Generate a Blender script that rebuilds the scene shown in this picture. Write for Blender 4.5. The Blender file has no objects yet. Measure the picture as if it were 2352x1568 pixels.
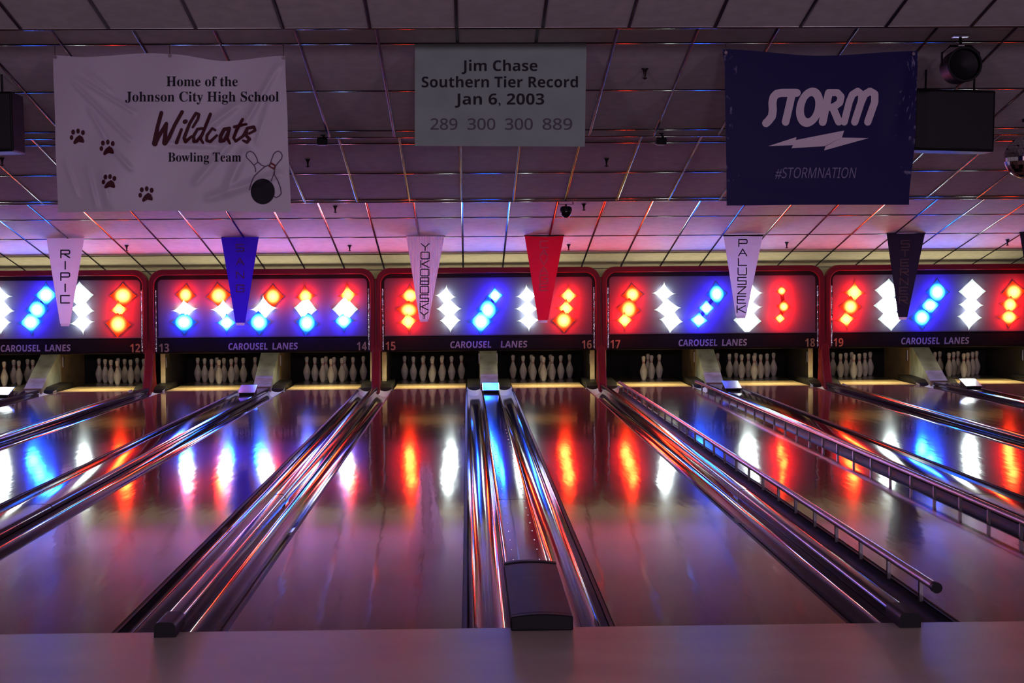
import bpy, bmesh, math, random
from mathutils import Vector, Matrix, Euler
random.seed(7)
C = bpy.context.scene
col = C.collection

# ------------------------------------------------------------------ camera
CX, CY, CZ = -0.3104, -7.3453, 1.5643
YAW, PITCH, ROLL = 0.0270324, -0.0366145, -0.0071523
FPX = 3757.66
cam = bpy.data.cameras.new('camera')
cam.sensor_fit = 'HORIZONTAL'
cam.sensor_width = 36.0
cam.lens = FPX / 2352.0 * 36.0
cam.clip_start = 0.05
cam.clip_end = 200
co = bpy.data.objects.new('camera', cam)
col.objects.link(co)
fw = Vector((math.sin(YAW) * math.cos(PITCH), math.cos(YAW) * math.cos(PITCH), math.sin(PITCH)))
rt = Vector((math.cos(YAW), -math.sin(YAW), 0))
up = rt.cross(fw)
rt2 = rt * math.cos(ROLL) + up * math.sin(ROLL)
up2 = -rt * math.sin(ROLL) + up * math.cos(ROLL)
m3 = Matrix((rt2, up2, -fw)).transposed()
co.matrix_world = Matrix.Translation((CX, CY, CZ)) @ m3.to_4x4()
C.camera = co


def at(px, py, Y):
    """point of the place seen at that pixel of the 2352x1568 photo, at depth Y down the lanes"""
    d = fw + rt2 * ((px - 1176) / FPX) - up2 * ((py - 784) / FPX)
    return Vector((CX, CY, CZ)) + d * ((Y - CY) / d.y)


# ------------------------------------------------------------------ world, exposure
w = bpy.data.worlds.new('world')
C.world = w
w.use_nodes = True
bg = w.node_tree.nodes['Background']
bg.inputs[0].default_value = (0.62, 0.46, 0.58, 1)
bg.inputs[1].default_value = 0.17
# lamps of the concourse behind the bowlers
for x_ in (-5.0, 0.5, 6.0):
    l_ = bpy.data.lights.new('concourse_lamp', 'POINT')
    l_.energy = 820
    l_.color = (.92, .68, 1.0)
    l_.shadow_soft_size = .35
    o_ = bpy.data.objects.new('concourse_lamp', l_)
    col.objects.link(o_)
    o_.location = (x_, -13.0, 2.9)
C.view_settings.view_transform = 'Standard'
C.view_settings.look = 'None'
C.view_settings.exposure = 0.0
C.view_settings.gamma = 1.0
C.view_settings.use_curve_mapping = False

LED_COL = {'r': (1.0, 0.034, 0.006), 'w': (0.88, 1.0, 0.96), 'b': (0.010, 0.10, 1.0)}
HALO_COL = {'r': (1.0, 0.008, 0.008), 'w': (0.85, 0.95, 1.0), 'b': (0.03, 0.01, 1.0)}
HALO_W = {'r': 7.5, 'w': 0.7, 'b': 8.5}      # power of the added lamp behind each diode's halo
PINLIGHT_W = 10.0
BACKLIGHT_W = 9.0


# ------------------------------------------------------------------ helpers
def mat(name, base, rough=0.5, metal=0.0, spec=0.5, coat=0.0, coat_rough=0.05, emit=None, estr=0.0,
        noise=None, bump=None, trans=0.0):
    m = bpy.data.materials.new(name)
    m.use_nodes = True
    nt = m.node_tree
    b = nt.nodes['Principled BSDF']
    b.inputs['Base Color'].default_value = (*base, 1)
    b.inputs['Roughness'].default_value = rough
    b.inputs['Metallic'].default_value = metal
    b.inputs['Specular IOR Level'].default_value = spec
    b.inputs['Coat Weight'].default_value = coat
    b.inputs['Coat Roughness'].default_value = coat_rough
    if emit:
        b.inputs['Emission Color'].default_value = (*emit, 1)
        b.inputs['Emission Strength'].default_value = estr
    if noise or bump:
        tc = nt.nodes.new('ShaderNodeTexCoord')
    if noise:                                   # (scale xyz, second colour, amount)
        sc, c2, lo, hi = noise
        mp = nt.nodes.new('ShaderNodeMapping')
        mp.inputs['Scale'].default_value = sc
        nz = nt.nodes.new('ShaderNodeTexNoise')
        nz.inputs['Scale'].default_value = 1.0
        nz.inputs['Detail'].default_value = 4
        rp = nt.nodes.new('ShaderNodeMapRange')
        rp.inputs[1].default_value = lo
        rp.inputs[2].default_value = hi
        mx = nt.nodes.new('ShaderNodeMix')
        mx.data_type = 'RGBA'
        mx.inputs[6].default_value = (*base, 1)
        mx.inputs[7].default_value = (*c2, 1)
        nt.links.new(tc.outputs['Object'], mp.inputs[0])
        nt.links.new(mp.outputs[0], nz.inputs['Vector'])
        nt.links.new(nz.outputs[0], rp.inputs[0])
        nt.links.new(rp.outputs[0], mx.inputs[0])
        nt.links.new(mx.outputs[2], b.inputs['Base Color'])
    if bump:                                    # (scale xyz, strength, distance)
        sc, st, di = bump
        mp = nt.nodes.new('ShaderNodeMapping')
        mp.inputs['Scale'].default_value = sc
        nz = nt.nodes.new('ShaderNodeTexNoise')
        nz.inputs['Scale'].default_value = 1.0
        nz.inputs['Detail'].default_value = 3
        bp = nt.nodes.new('ShaderNodeBump')
        bp.inputs['Strength'].default_value = st
        bp.inputs['Distance'].default_value = di
        nt.links.new(tc.outputs['Object'], mp.inputs[0])
        nt.links.new(mp.outputs[0], nz.inputs['Vector'])
        nt.links.new(nz.outputs[0], bp.inputs['Height'])
        nt.links.new(bp.outputs[0], b.inputs['Normal'])
    if trans > 0:
        tr = nt.nodes.new('ShaderNodeBsdfTranslucent')
        tr.inputs[0].default_value = (*base, 1)
        ms = nt.nodes.new('ShaderNodeMixShader')
        ms.inputs[0].default_value = trans
        out = nt.nodes['Material Output']
        nt.links.new(b.outputs[0], ms.inputs[1])
        nt.links.new(tr.outputs[0], ms.inputs[2])
        nt.links.new(ms.outputs[0], out.inputs[0])
    return m


class MB:
    """collects shapes into one mesh"""

    def __init__(s):
        s.bm = bmesh.new()
        s.lift = 0.0

    def box(s, x0, x1, y0, y1, z0, z1):
        v = [s.bm.verts.new(p) for p in ((x0, y0, z0), (x1, y0, z0), (x1, y1, z0), (x0, y1, z0),
                                         (x0, y0, z1), (x1, y0, z1), (x1, y1, z1), (x0, y1, z1))]
        for f in ((3, 2, 1, 0), (4, 5, 6, 7), (0, 1, 5, 4), (1, 2, 6, 5), (2, 3, 7, 6), (3, 0, 4, 7)):
            s.bm.faces.new([v[i] for i in f])
        return v

    def poly(s, pts):
        try:
            s.bm.faces.new([s.bm.verts.new(p) for p in pts])
        except ValueError:
            pass

    def prism(s, prof, axis, a, b, cap=True, closed=True):
        """extrude a 2D profile along an axis ('x': (y,z), 'y': (x,z), 'z': (x,y))"""
        def P(u, v, t):
            return {'x': (t, u, v), 'y': (u, t, v), 'z': (u, v, t)}[axis]
        A = [s.bm.verts.new(P(u, v, a)) for u, v in prof]
        B = [s.bm.verts.new(P(u, v, b)) for u, v in prof]
        n = len(prof)
        for i in range(n if closed else n - 1):
            j = (i + 1) % n
            s.bm.faces.new((A[i], A[j], B[j], B[i]))
        if cap and closed:
            s.bm.faces.new(A[::-1])
            s.bm.faces.new(B)

    def lathe(s, prof, n=24, c=(0, 0, 0), axis='z'):
        rings = []
        for r, h in prof:
            ring = []
            for i in range(n):
                a = 2 * math.pi * i / n
                x, y = r * math.cos(a), r * math.sin(a)
                p = {'z': (x, y, h), 'y': (x, h, y), 'x': (h, x, y)}[axis]
                ring.append(s.bm.verts.new((p[0] + c[0], p[1] + c[1], p[2] + c[2])))
            rings.append(ring)
        for A, B in zip(rings, rings[1:]):
            for i in range(n):
                s.bm.faces.new((A[i], A[(i + 1) % n], B[(i + 1) % n], B[i]))
        s.bm.faces.new(rings[0][::-1])
        s.bm.faces.new(rings[-1])

    def tube(s, pts, r, n=10):
        pts = [Vector(p) for p in pts]
        rings = []
        for i, p in enumerate(pts):
            d = (pts[min(i + 1, len(pts) - 1)] - pts[max(i - 1, 0)]).normalized()
            a = d.orthogonal().normalized() if abs(d.z) > .9 else d.cross(Vector((0, 0, 1))).normalized()
            b = d.cross(a)
            rings.append([s.bm.verts.new(p + a * r * math.cos(t) + b * r * math.sin(t))
                          for t in [2 * math.pi * k / n for k in range(n)]])
        for A, B in zip(rings, rings[1:]):
            for i in range(n):
                s.bm.faces.new((A[i], A[(i + 1) % n], B[(i + 1) % n], B[i]))
        s.bm.faces.new(rings[0][::-1])
        s.bm.faces.new(rings[-1])

    def stroke(s, pts, wd, mapf, disc=True):
        """flat brush stroke through 2D points, laid on a surface by mapf(x, y); wd: width or list"""
        ws = wd if isinstance(wd, (list, tuple)) else [wd] * len(pts)
        mapf0 = mapf
        mapf = lambda x, y: Vector(mapf0(x, y)) + Vector((0, -s.lift, 0))
        for (a, wa), (b, wb) in zip(zip(pts, ws), zip(pts[1:], ws[1:])):
            dx, dy = b[0] - a[0], b[1] - a[1]
            L = math.hypot(dx, dy) or 1
            nx, ny = -dy / L, dx / L
            q = [(a[0] + nx * wa / 2, a[1] + ny * wa / 2), (a[0] - nx * wa / 2, a[1] - ny * wa / 2),
                 (b[0] - nx * wb / 2, b[1] - ny * wb / 2), (b[0] + nx * wb / 2, b[1] + ny * wb / 2)]
            s.lift += .00006
            s.poly([mapf(*p) for p in q])
        if disc:
            for p, w_ in zip(pts, ws):
                s.lift += .00006
                s.poly([mapf(p[0] + w_ / 2 * math.cos(t), p[1] + w_ / 2 * math.sin(t))
                        for t in [2 * math.pi * k / 10 for k in range(10)]])

    def build(s, name, m, parent=None, loc=None, smooth=False, bevel=0, recalc=True, angle=35):
        if recalc:
            bmesh.ops.recalc_face_normals(s.bm, faces=s.bm.faces)
        me = bpy.data.meshes.new(name)
        s.bm.to_mesh(me)
        s.bm.free()
        o = bpy.data.objects.new(name, me)
        col.objects.link(o)
        if m:
            me.materials.append(m)
        if loc:
            o.location = loc
        if parent:
            o.parent = parent
        if smooth:
            for p in me.polygons:
                p.use_smooth = True
            try:
                me.set_sharp_from_angle(angle=math.radians(angle))
            except Exception:
                pass
        if bevel:
            bv = o.modifiers.new('bevel', 'BEVEL')
            bv.width = bevel
            bv.segments = 2
            bv.limit_method = 'ANGLE'
        return o


def tag(o, label=None, cat=None, group=None, kind=None):
    if label:
        o['label'] = label
    if cat:
        o['category'] = cat
    if group:
        o['group'] = group
    if kind:
        o['kind'] = kind
    return o


def empty(name, loc=(0, 0, 0), parent=None, rz=0.0):
    o = bpy.data.objects.new(name, None)
    o.empty_display_size = 0.1
    col.objects.link(o)
    o.location = loc
    o.rotation_euler = (0, 0, rz)
    if parent:
        o.parent = parent
    return o


def copy_tree(o, parent=None):
    c = o.copy()
    col.objects.link(c)
    if parent:
        c.parent = parent
    for ch in list(o.children):
        copy_tree(ch, c)
    return c


def text_mesh(s, bold=0.0, shear=0.0):
    """filled letters as a flat mesh: list of (verts2d, faces)"""
    cu = bpy.data.curves.new('text', 'FONT')
    cu.body = s
    cu.offset = bold
    cu.shear = shear
    cu.resolution_u = 4
    cu.align_x = 'CENTER'
    o = bpy.data.objects.new('text', cu)
    col.objects.link(o)
    dg = bpy.context.evaluated_depsgraph_get()
    me = bpy.data.meshes.new_from_object(o.evaluated_get(dg))
    vs = [(v.co.x, v.co.y) for v in me.vertices]
    fs = [tuple(p.vertices) for p in me.polygons]
    bpy.data.objects.remove(o)
    bpy.data.curves.remove(cu)
    bpy.data.meshes.remove(me)
    return vs, fs


def put_text(mb, s, cx, y0, width, mapf, height=None, bold=0.0, shear=0.0):
    """letters centred at cx, their lowest point of a capital at y0, fitted to a width"""
    vs, fs = text_mesh(s, bold, shear)
    if not vs:
        return
    x0 = min(v[0] for v in vs)
    x1 = max(v[0] for v in vs)
    ymx = max(v[1] for v in vs)
    k = width / (x1 - x0)
    ky = k if height is None else height / ymx
    V = [mb.bm.verts.new(mapf(cx + (x - (x0 + x1) / 2) * k, y0 + y * ky)) for x, y in vs]
    for f in fs:
        try:
            mb.bm.faces.new([V[i] for i in f])
        except ValueError:
            pass


def sans(t, bold=True):
    A_, a_, d_ = (0x1D5D4, 0x1D5EE, 0x1D7EC) if bold else (0x1D5A0, 0x1D5BA, 0x1D7E2)
    r = ''
    for ch in t:
        if 'A' <= ch <= 'Z':
            r += chr(A_ + ord(ch) - 65)
        elif 'a' <= ch <= 'z':
            r += chr(a_ + ord(ch) - 97)
        elif '0' <= ch <= '9':
            r += chr(d_ + ord(ch) - 48)
        else:
            r += ch
    return r


GLYPH = {
    'A': [[(0, 0), (.5, 1), (1, 0)], [(.2, .36), (.8, .36)]],
    'B': [[(0, 0), (0, 1), (1, 1), (1, 0), (0, 0)], [(0, .5), (1, .5)]],
    'C': [[(1, 1), (0, 1), (0, 0), (1, 0)]],
    'D': [[(0, 0), (0, 1), (.75, 1), (1, .75), (1, .25), (.75, 0), (0, 0)]],
    'E': [[(1, 1), (0, 1), (0, 0), (1, 0)], [(0, .5), (.85, .5)]],
    'G': [[(1, .85), (1, 1), (0, 1), (0, 0), (1, 0), (1, .5), (.5, .5)]],
    'I': [[(.5, 0), (.5, 1)]],
    'K': [[(0, 0), (0, 1)], [(1, 1), (.15, .5), (1, 0)], [(0, .5), (.2, .5)]],
    'L': [[(0, 1), (0, 0), (1, 0)]],
    'N': [[(0, 0), (0, 1), (1, 0), (1, 1)]],
    'O': [[(.1, 0), (0, .1), (0, .9), (.1, 1), (.9, 1), (1, .9), (1, .1), (.9, 0), (.1, 0)]],
    'P': [[(0, 0), (0, 1), (.9, 1), (1, .9), (1, .55), (.9, .45), (0, .45)]],
    'R': [[(0, 0), (0, 1), (.9, 1), (1, .9), (1, .6), (.9, .5), (0, .5)], [(.35, .5), (1, 0)]],
    'S': [[(1, 1), (0, 1), (0, .5), (1, .5), (1, 0), (0, 0)]],
    'T': [[(0, 1), (1, 1)], [(.5, 1), (.5, 0)]],
    'U': [[(0, 1), (0, .1), (.1, 0), (.9, 0), (1, .1), (1, 1)]],
    'V': [[(0, 1), (.5, 0), (1, 1)]],
    'Y': [[(0, 1), (.5, .5), (1, 1)], [(.5, .5), (.5, 0)]],
    'Z': [[(0, 1), (1, 1), (0, 0), (1, 0)]],
}


def put_glyph(mb, ch, cx, cz, wd, ht, th, mapf):
    for pl in GLYPH[ch]:
        mb.stroke([(cx + (u - .5) * wd, cz + (v - .5) * ht) for u, v in pl], th, mapf, disc=True)


# ------------------------------------------------------------------ materials
M = {}
M['tile'] = mat('ceiling_tile', (.72, .70, .69), .85, noise=((9, 9, 9), (.60, .58, .57), .35, .75))
M['tbar'] = mat('grid_metal', (.035, .03, .035), .16, spec=.3)
M['edge'] = mat('edge_metal', (.5, .48, .5), .12, metal=1.0)
M['approach'] = mat('approach_wood', (.40, .32, .28), .36, spec=.55, noise=((1.2, 2.5, 1), (.30, .235, .21), .35, .7),
                    bump=((2.2, 3.5, 1), .10, .02))
M['subfloor'] = mat('under_lane_floor', (.015, .014, .016), .7)
M['lane_dark'] = mat('pin_deck_board', (.05, .042, .04), .25)
M['gutter'] = mat('gutter_plastic', (.075, .06, .072), .07, metal=.35, bump=((14, .9, 3), .03, .02))
M['gutter_black'] = mat('bumper_gutter_plastic', (.012, .011, .012), .5, spec=.25)
M['gutter_pale'] = mat('gutter_end_plastic', (.60, .80, .80), .4)
M['rubber'] = mat('black_rubber', (.006, .006, .007), .5, spec=.2)
M['capping'] = mat('division_capping', (.04, .033, .04), .12, metal=.3)
M['track'] = mat('track_cover', (.06, .05, .058), .08, metal=.35, bump=((5, 1.0, 3), .04, .02))
M['black'] = mat('black_plastic', (.004, .004, .005), .5, spec=.15)
M['satin'] = mat('satin_black_cover', (.008, .007, .009), .5, spec=.22, noise=((6, 6, 6), (.022, .02, .025), .5, .75))
M['screw'] = mat('screw_steel', (.75, .74, .76), .2, metal=1.0)
M['red'] = mat('red_frame_paint', (.20, .008, .020), .5, spec=.2)
M['redpost'] = mat('red_post_paint', (.20, .007, .012), .4, spec=.3)
M['jamb'] = mat('dark_jamb', (.014, .008, .012), .5, spec=.15)
M['chrome'] = mat('chrome_strip', (.8, .8, .82), .1, metal=1.0, bump=((30, 3, 14), .8, .03))
M['panel'] = mat('mask_panel', (.120, .120, .155), .6, spec=.10)
M['fascia'] = mat('black_fascia', (.010, .007, .011), .5, spec=.12)
M['lettering'] = mat('pale_lettering', (.40, .37, .42), .7, spec=.1)
M['gold'] = mat('gold_number', (.36, .30, .16), .6, spec=.1)
M['pin'] = None
M['curtain'] = mat('pit_curtain', (.006, .006, .007), .9)
M['cream'] = mat('cream_board', (.55, .47, .30), .55, noise=((3, 3, 8), (.38, .30, .19), .4, .7))
M['darkboard'] = mat('dark_board', (.03, .028, .027), .5)
M['brown'] = mat('brown_board', (.27, .20, .12), .55, noise=((3, 3, 8), (.18, .13, .08), .4, .7))
M['greyboard'] = mat('grey_cover', (.34, .40, .40), .4, noise=((7, 7, 7), (.24, .27, .25), .45, .7))
M['guard'] = mat('guard_lid', (.70, .70, .74), .20, metal=.9)
M['steel'] = mat('bracket_steel', (.55, .56, .57), .3, metal=1.0)
M['rail'] = mat('bumper_rail', (.42, .27, .31), .24, metal=.35)
M['railpost'] = mat('bumper_post', (.10, .09, .10), .3, metal=.5)
M['white_vinyl'] = mat('white_vinyl', (.54, .52, .55), .30, trans=.30, spec=.3)
M['sign'] = mat('sign_board', (.34, .43, .38), .7, trans=.22, spec=.15, noise=((5, 5, 5), (.30, .38, .34), .4, .7))
M['print_black'] = mat('black_print', (.012, .010, .014), .55, spec=.12)
M['print_grey'] = mat('grey_print', (.09, .085, .09), .55, spec=.12)
M['print_maroon'] = mat('maroon_print', (.055, .006, .012), .5, spec=.12)
M['print_line'] = mat('outline_print', (.10, .07, .11), .5, spec=.12)
M['print_red'] = mat('red_print', (.16, .02, .02), .5, spec=.12)
M['logo'] = mat('logo_print', (.64, .55, .62), .5, spec=.12)
M['hashtag'] = mat('hashtag_print', (.20, .18, .30), .5, spec=.12)
M['brass'] = mat('grommet_metal', (.12, .09, .10), .4, metal=.8)
M['pen_white'] = mat('white_pennant', (.66, .60, .66), .8, trans=.35)
M['pen_blue'] = mat('blue_pennant', (.028, .010, .42), .8, trans=.35)
M['pen_red'] = mat('red_pennant', (.58, .008, .03), .8, trans=.35)
M['pen_black'] = mat('black_pennant', (.018, .014, .03), .8, trans=.2)
M['hem'] = mat('pennant_hem', (.55, .50, .55), .8, trans=.3)
M['txt_black'] = mat('pennant_letters', (.02, .012, .03), .7)
M['txt_brown'] = mat('brown_letters', (.16, .035, .20), .7)
M['txt_pink'] = mat('pink_letters', (.66, .20, .24), .7)
M['txt_tan'] = mat('tan_letters', (.19, .11, .10), .7)
M['sprinkler'] = mat('sprinkler_metal', (.03, .02, .02), .4, metal=.6)
M['mirror'] = mat('mirror_tile', (.8, .8, .82), .04, metal=1.0)
M['white_plastic'] = mat('white_plastic', (.6, .58, .6), .4)
M['lens'] = mat('dome_lens', (.01, .01, .012), .06)


def lane_material():
    m = mat('lane_wood', (.30, .19, .12), .066, spec=.62, coat=.09, coat_rough=.20)
    nt = m.node_tree
    b = nt.nodes['Principled BSDF']
    tc = nt.nodes.new('ShaderNodeTexCoord')
    # boards 27 mm wide, each with its own tone
    sx = nt.nodes.new('ShaderNodeSeparateXYZ')
    nt.links.new(tc.outputs['Object'], sx.inputs[0])
    mu = nt.nodes.new('ShaderNodeMath'); mu.operation = 'MULTIPLY'; mu.inputs[1].default_value = 37.0
    fl = nt.nodes.new('ShaderNodeMath'); fl.operation = 'FLOOR'
    nt.links.new(sx.outputs[0], mu.inputs[0]); nt.links.new(mu.outputs[0], fl.inputs[0])
    wn = nt.nodes.new('ShaderNodeTexWhiteNoise'); wn.noise_dimensions = '1D'
    nt.links.new(fl.outputs[0], wn.inputs['W'])
    mp = nt.nodes.new('ShaderNodeMapping'); mp.inputs['Scale'].default_value = (60, .9, 1)
    nz = nt.nodes.new('ShaderNodeTexNoise'); nz.inputs['Scale'].default_value = 1; nz.inputs['Detail'].default_value = 4
    nt.links.new(tc.outputs['Object'], mp.inputs[0]); nt.links.new(mp.outputs[0], nz.inputs['Vector'])
    av = nt.nodes.new('ShaderNodeMath'); av.operation = 'ADD'
    nt.links.new(wn.outputs['Value'], av.inputs[0]); nt.links.new(nz.outputs[0], av.inputs[1])
    hf = nt.nodes.new('ShaderNodeMath'); hf.operation = 'MULTIPLY'; hf.inputs[1].default_value = .5
    nt.links.new(av.outputs[0], hf.inputs[0])
    mx = nt.nodes.new('ShaderNodeMix'); mx.data_type = 'RGBA'
    mx.inputs[6].default_value = (.20, .09, .06, 1); mx.inputs[7].default_value = (.29, .15, .10, 1)
    nt.links.new(hf.outputs[0], mx.inputs[0])
    nt.links.new(mx.outputs[2], b.inputs['Base Color'])
    # faint ripple of the oiled surface, long down the lane
    mp2 = nt.nodes.new('ShaderNodeMapping'); mp2.inputs['Scale'].default_value = (9, 1.6, 1)
    nz2 = nt.nodes.new('ShaderNodeTexNoise'); nz2.inputs['Scale'].default_value = 1; nz2.inputs['Detail'].default_value = 2
    nt.links.new(tc.outputs['Object'], mp2.inputs[0]); nt.links.new(mp2.outputs[0], nz2.inputs['Vector'])
    bp = nt.nodes.new('ShaderNodeBump'); bp.inputs['Strength'].default_value = .05; bp.inputs['Distance'].default_value = .02
    nt.links.new(nz2.outputs[0], bp.inputs['Height'])
    nt.links.new(bp.outputs[0], b.inputs['Normal'])
    return m


M['lane'] = lane_material()
M['tail'] = mat('maple_tail_boards', (.62, .47, .24), .2, spec=.5, noise=((40, 2, 1), (.52, .38, .18), .4, .6))


def pin_material():
    m = mat('pin_white', (.74, .70, .62), .22, spec=.5)
    nt = m.node_tree
    b = nt.nodes['Principled BSDF']
    tc = nt.nodes.new('ShaderNodeTexCoord')
    sx = nt.nodes.new('ShaderNodeSeparateXYZ')
    nt.links.new(tc.outputs['Object'], sx.inputs[0])
    cr = nt.nodes.new('ShaderNodeValToRGB')
    cr.color_ramp.interpolation = 'CONSTANT'
    e = cr.color_ramp.elements
    W_, R_ = (.74, .70, .62, 1), (.40, .03, .03, 1)
    e[0].position = 0; e[0].color = W_
    e[1].position = .262 / .4; e[1].color = R_
    for p, c_ in ((.270 / .4, W_), (.281 / .4, R_), (.289 / .4, W_)):
        k = e.new(p); k.color = c_
    mu = nt.nodes.new('ShaderNodeMath'); mu.operation = 'MULTIPLY'; mu.inputs[1].default_value = 1 / .4
    nt.links.new(sx.outputs[2], mu.inputs[0]); nt.links.new(mu.outputs[0], cr.inputs[0])
    nt.links.new(cr.outputs[0], b.inputs['Base Color'])
    return m


M['pin'] = pin_material()


def led_material(k):
    m = bpy.data.materials.new('led_glow_' + {'r': 'red', 'w': 'white', 'b': 'blue'}[k])
    m.use_nodes = True
    nt = m.node_tree
    nt.nodes.remove(nt.nodes['Principled BSDF'])
    em = nt.nodes.new('ShaderNodeEmission')
    em.inputs[0].default_value = (*LED_COL[k], 1)
    tc = nt.nodes.new('ShaderNodeTexCoord')
    ln = nt.nodes.new('ShaderNodeVectorMath'); ln.operation = 'LENGTH'
    mp = nt.nodes.new('ShaderNodeMapping'); mp.inputs['Scale'].default_value = (1, 0, 1)
    nt.links.new(tc.outputs['Object'], mp.inputs[0])
    nt.links.new(mp.outputs[0], ln.inputs[0])
    # diode in the middle, its bloom shaped as glow falling off to the star points
    mr = nt.nodes.new('ShaderNodeMapRange')
    mr.interpolation_type = 'SMOOTHERSTEP'
    mr.inputs[1].default_value = 0.0; mr.inputs[2].default_value = .95
    mr.inputs[3].default_value = 1.0; mr.inputs[4].default_value = 0.0
    nt.links.new(ln.outputs['Value'], mr.inputs[0])
    pw = nt.nodes.new('ShaderNodeMath'); pw.operation = 'POWER'; pw.inputs[1].default_value = 2.1
    nt.links.new(mr.outputs[0], pw.inputs[0])
    mu = nt.nodes.new('ShaderNodeMath'); mu.operation = 'MULTIPLY_ADD'
    mu.inputs[1].default_value = {'r': 104.0, 'w': 42.0, 'b': 205.0}[k]
    mu.inputs[2].default_value = {'r': 1.1, 'w': .9, 'b': 1.2}[k]
    nt.links.new(pw.outputs[0], mu.inputs[0])
    nt.links.new(mu.outputs[0], em.inputs[1])
    nt.links.new(em.outputs[0], nt.nodes['Material Output'].inputs[0])
    return m


for k_ in 'rwb':
    M['led_' + k_] = led_material(k_)

# ------------------------------------------------------------------ measures
P = 3.325          # from one lane pair to the next
R = .347           # half the gap between the two lanes of a pair
W = 1.054          # lane
G = .235           # gutter
XL, XR = -10.5, 11.5
PAIRS = {-2: (11, 12), -1: (13, 14), 0: (15, 16), 1: (17, 18), 2: (19, 20)}
YM = 16.86         # face of the masking panels
LED_PX = {}

# ------------------------------------------------------------------ floor
mb = MB(); mb.box(XL, XR, -14, 0, -.06, 0)
tag(mb.build('floor', M['approach']), 'tan wooden approach floor before the foul line', None, None, 'structure')
mb = MB(); mb.box(XL, XR, 0, 20.5, -.30, -.20)
tag(mb.build('floor', M['subfloor']), 'dark floor under the lanes', None, None, 'structure')
mb = MB(); mb.box(XL, XR, 19.4, 19.5, -.2, 1.2)
tag(mb.build('wall_back', M['curtain']), 'black wall behind the pin decks', None, None, 'structure')

# ------------------------------------------------------------------ ceiling: sloping sections that step up
SL = .183
SEC = [  # (Y start, Y end, Y ref, z ref, slope, a cross bar's Y)
    (-3.2, 4.29, 4.29, 3.353, SL, 3.35),
    (4.29, 8.11, 5.45, 3.415, SL, 5.44),
    (8.11, 11.97, 10.65, 2.75, SL, 9.40),
    (11.97, 20.4, 15.65, 2.20, .18, 15.65),
]


def ceil_z(Y):
    for y0, y1, yr, zr, s_, yc in SEC:
        if Y <= y1:
            return zr - s_ * (Y - yr)
    return 1.4


TL = 1.219
for i, (y0, y1, yr, zr, s_, yc) in enumerate(SEC):
    z = lambda Y: zr - s_ * (Y - yr)
    mb = MB()
    mb.prism([(y0, z(y0)), (y1, z(y1)), (y1, z(y1) + .03), (y0, z(y0) + .03)], 'x', XL, XR)
    if i < 3:   # riser up to the next section
        zn = SEC[i + 1][3] - SEC[i + 1][4] * (y1 - SEC[i + 1][2])
        mb.box(XL, XR, y1 - .02, y1, z(y1), zn + .03)
    ce = tag(mb.build('ceiling', M['tile']), ['grey tiled ceiling section over the approach', 'tiled ceiling section the big banners hang from',
                                            'tiled ceiling section with two small spotlights at its near edge', 'brightly lit tiled ceiling section above the masks'][i],
             None, None, 'structure')
    g = MB()
    x = -.372 - .6096 * 17
    hw = .0125
    while x < XR:
        if x > XL:
            prof = [(x - hw, -.001), (x - hw, -.006), (x - hw * .5, -.0085), (x + hw * .5, -.0085), (x + hw, -.006), (x + hw, -.001)]
            A = [g.bm.verts.new((u, y0 + .002, z(y0) + v)) for u, v in prof]
            B = [g.bm.verts.new((u, y1 - .004, z(y1 - .004) + v)) for u, v in prof]
            for a in range(5):
                g.bm.faces.new((A[a], A[a + 1], B[a + 1], B[a]))
        x += .6096
    yy = yc - TL * 8
    while yy < y1 - .05:
        if yy > y0 + .05:
            prof = [(-hw, -.001), (-hw, -.005), (-hw * .5, -.008), (hw * .5, -.008), (hw, -.005), (hw, -.001)]
            A = [g.bm.verts.new((XL, yy + u, z(yy + u) + v)) for u, v in prof]
            B = [g.bm.verts.new((XR, yy + u, z(yy + u) + v)) for u, v in prof]
            for a in range(5):
                g.bm.faces.new((A[a], A[a + 1], B[a + 1], B[a]))
        yy += TL
    gr = g.build('ceiling_grid', M['tbar'], ce, smooth=True, angle=60)
    gr['kind'] = 'structure'
    if i < 3:
        e = MB()
        n = 8
        prof = []
        for a in range(n + 1):
            t = math.pi * (1.0 + a / n)
            prof.append((y1 - .012 + .014 * math.cos(t), z(y1) + .002 + .011 * math.sin(t)))
        e.prism(prof, 'x', XL, XR)
        ed = e.build('edge_trim', M['edge'], ce, smooth=True, angle=60)
        ed['kind'] = 'structure'

# ------------------------------------------------------------------ lanes, gutters
LANES = []      # (number, x left, x right)
for k, (na, nb) in PAIRS.items():
    c = k * P
    LANES.append((na, c - R - W, c - R))
    LANES.append((nb, c + R, c + R + W))

for n, x0, x1 in LANES:
    xm = (x0 + x1) / 2
    mb = MB(); mb.box(-W / 2, W / 2, .004, 16.62, -.06, 0)
    la = mb.build('bowling_lane', M['lane'], loc=(xm, 0, 0))
    tag(la, 'glossy brown bowling lane leading to the pins under number %d' % n, 'lane', 'bowling lanes side by side')
    mb = MB()
    mb.box(-W / 2, W / 2, 16.62, 17.24, -.06, .001)
    mb.box(-W / 2, W / 2, 17.27, 17.86, -.06, .001)
    t = mb.build('tail_boards', M['tail'], la); t['label'] = 'pale maple boards at the far end'
    mb = MB(); mb.box(-W / 2 - .02, W / 2 + .02, 17.86, 19.38, -.06, 0)
    t = mb.build('pin_deck', M['lane_dark'], la); t['label'] = 'dark pin deck'


def gutter_profile(hw, dep, th):
    pr = []
    n = 14
    for a in range(n + 1):
        t = math.pi * a / n
        pr.append((-hw * math.cos(t), -dep * (math.sin(t) ** .75)))
    for a in range(n, -1, -1):
        t = math.pi * a / n
        pr.append((-(hw + th) * math.cos(t), -(dep + th) * (math.sin(t) ** .75) - .004))
    return pr


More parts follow.
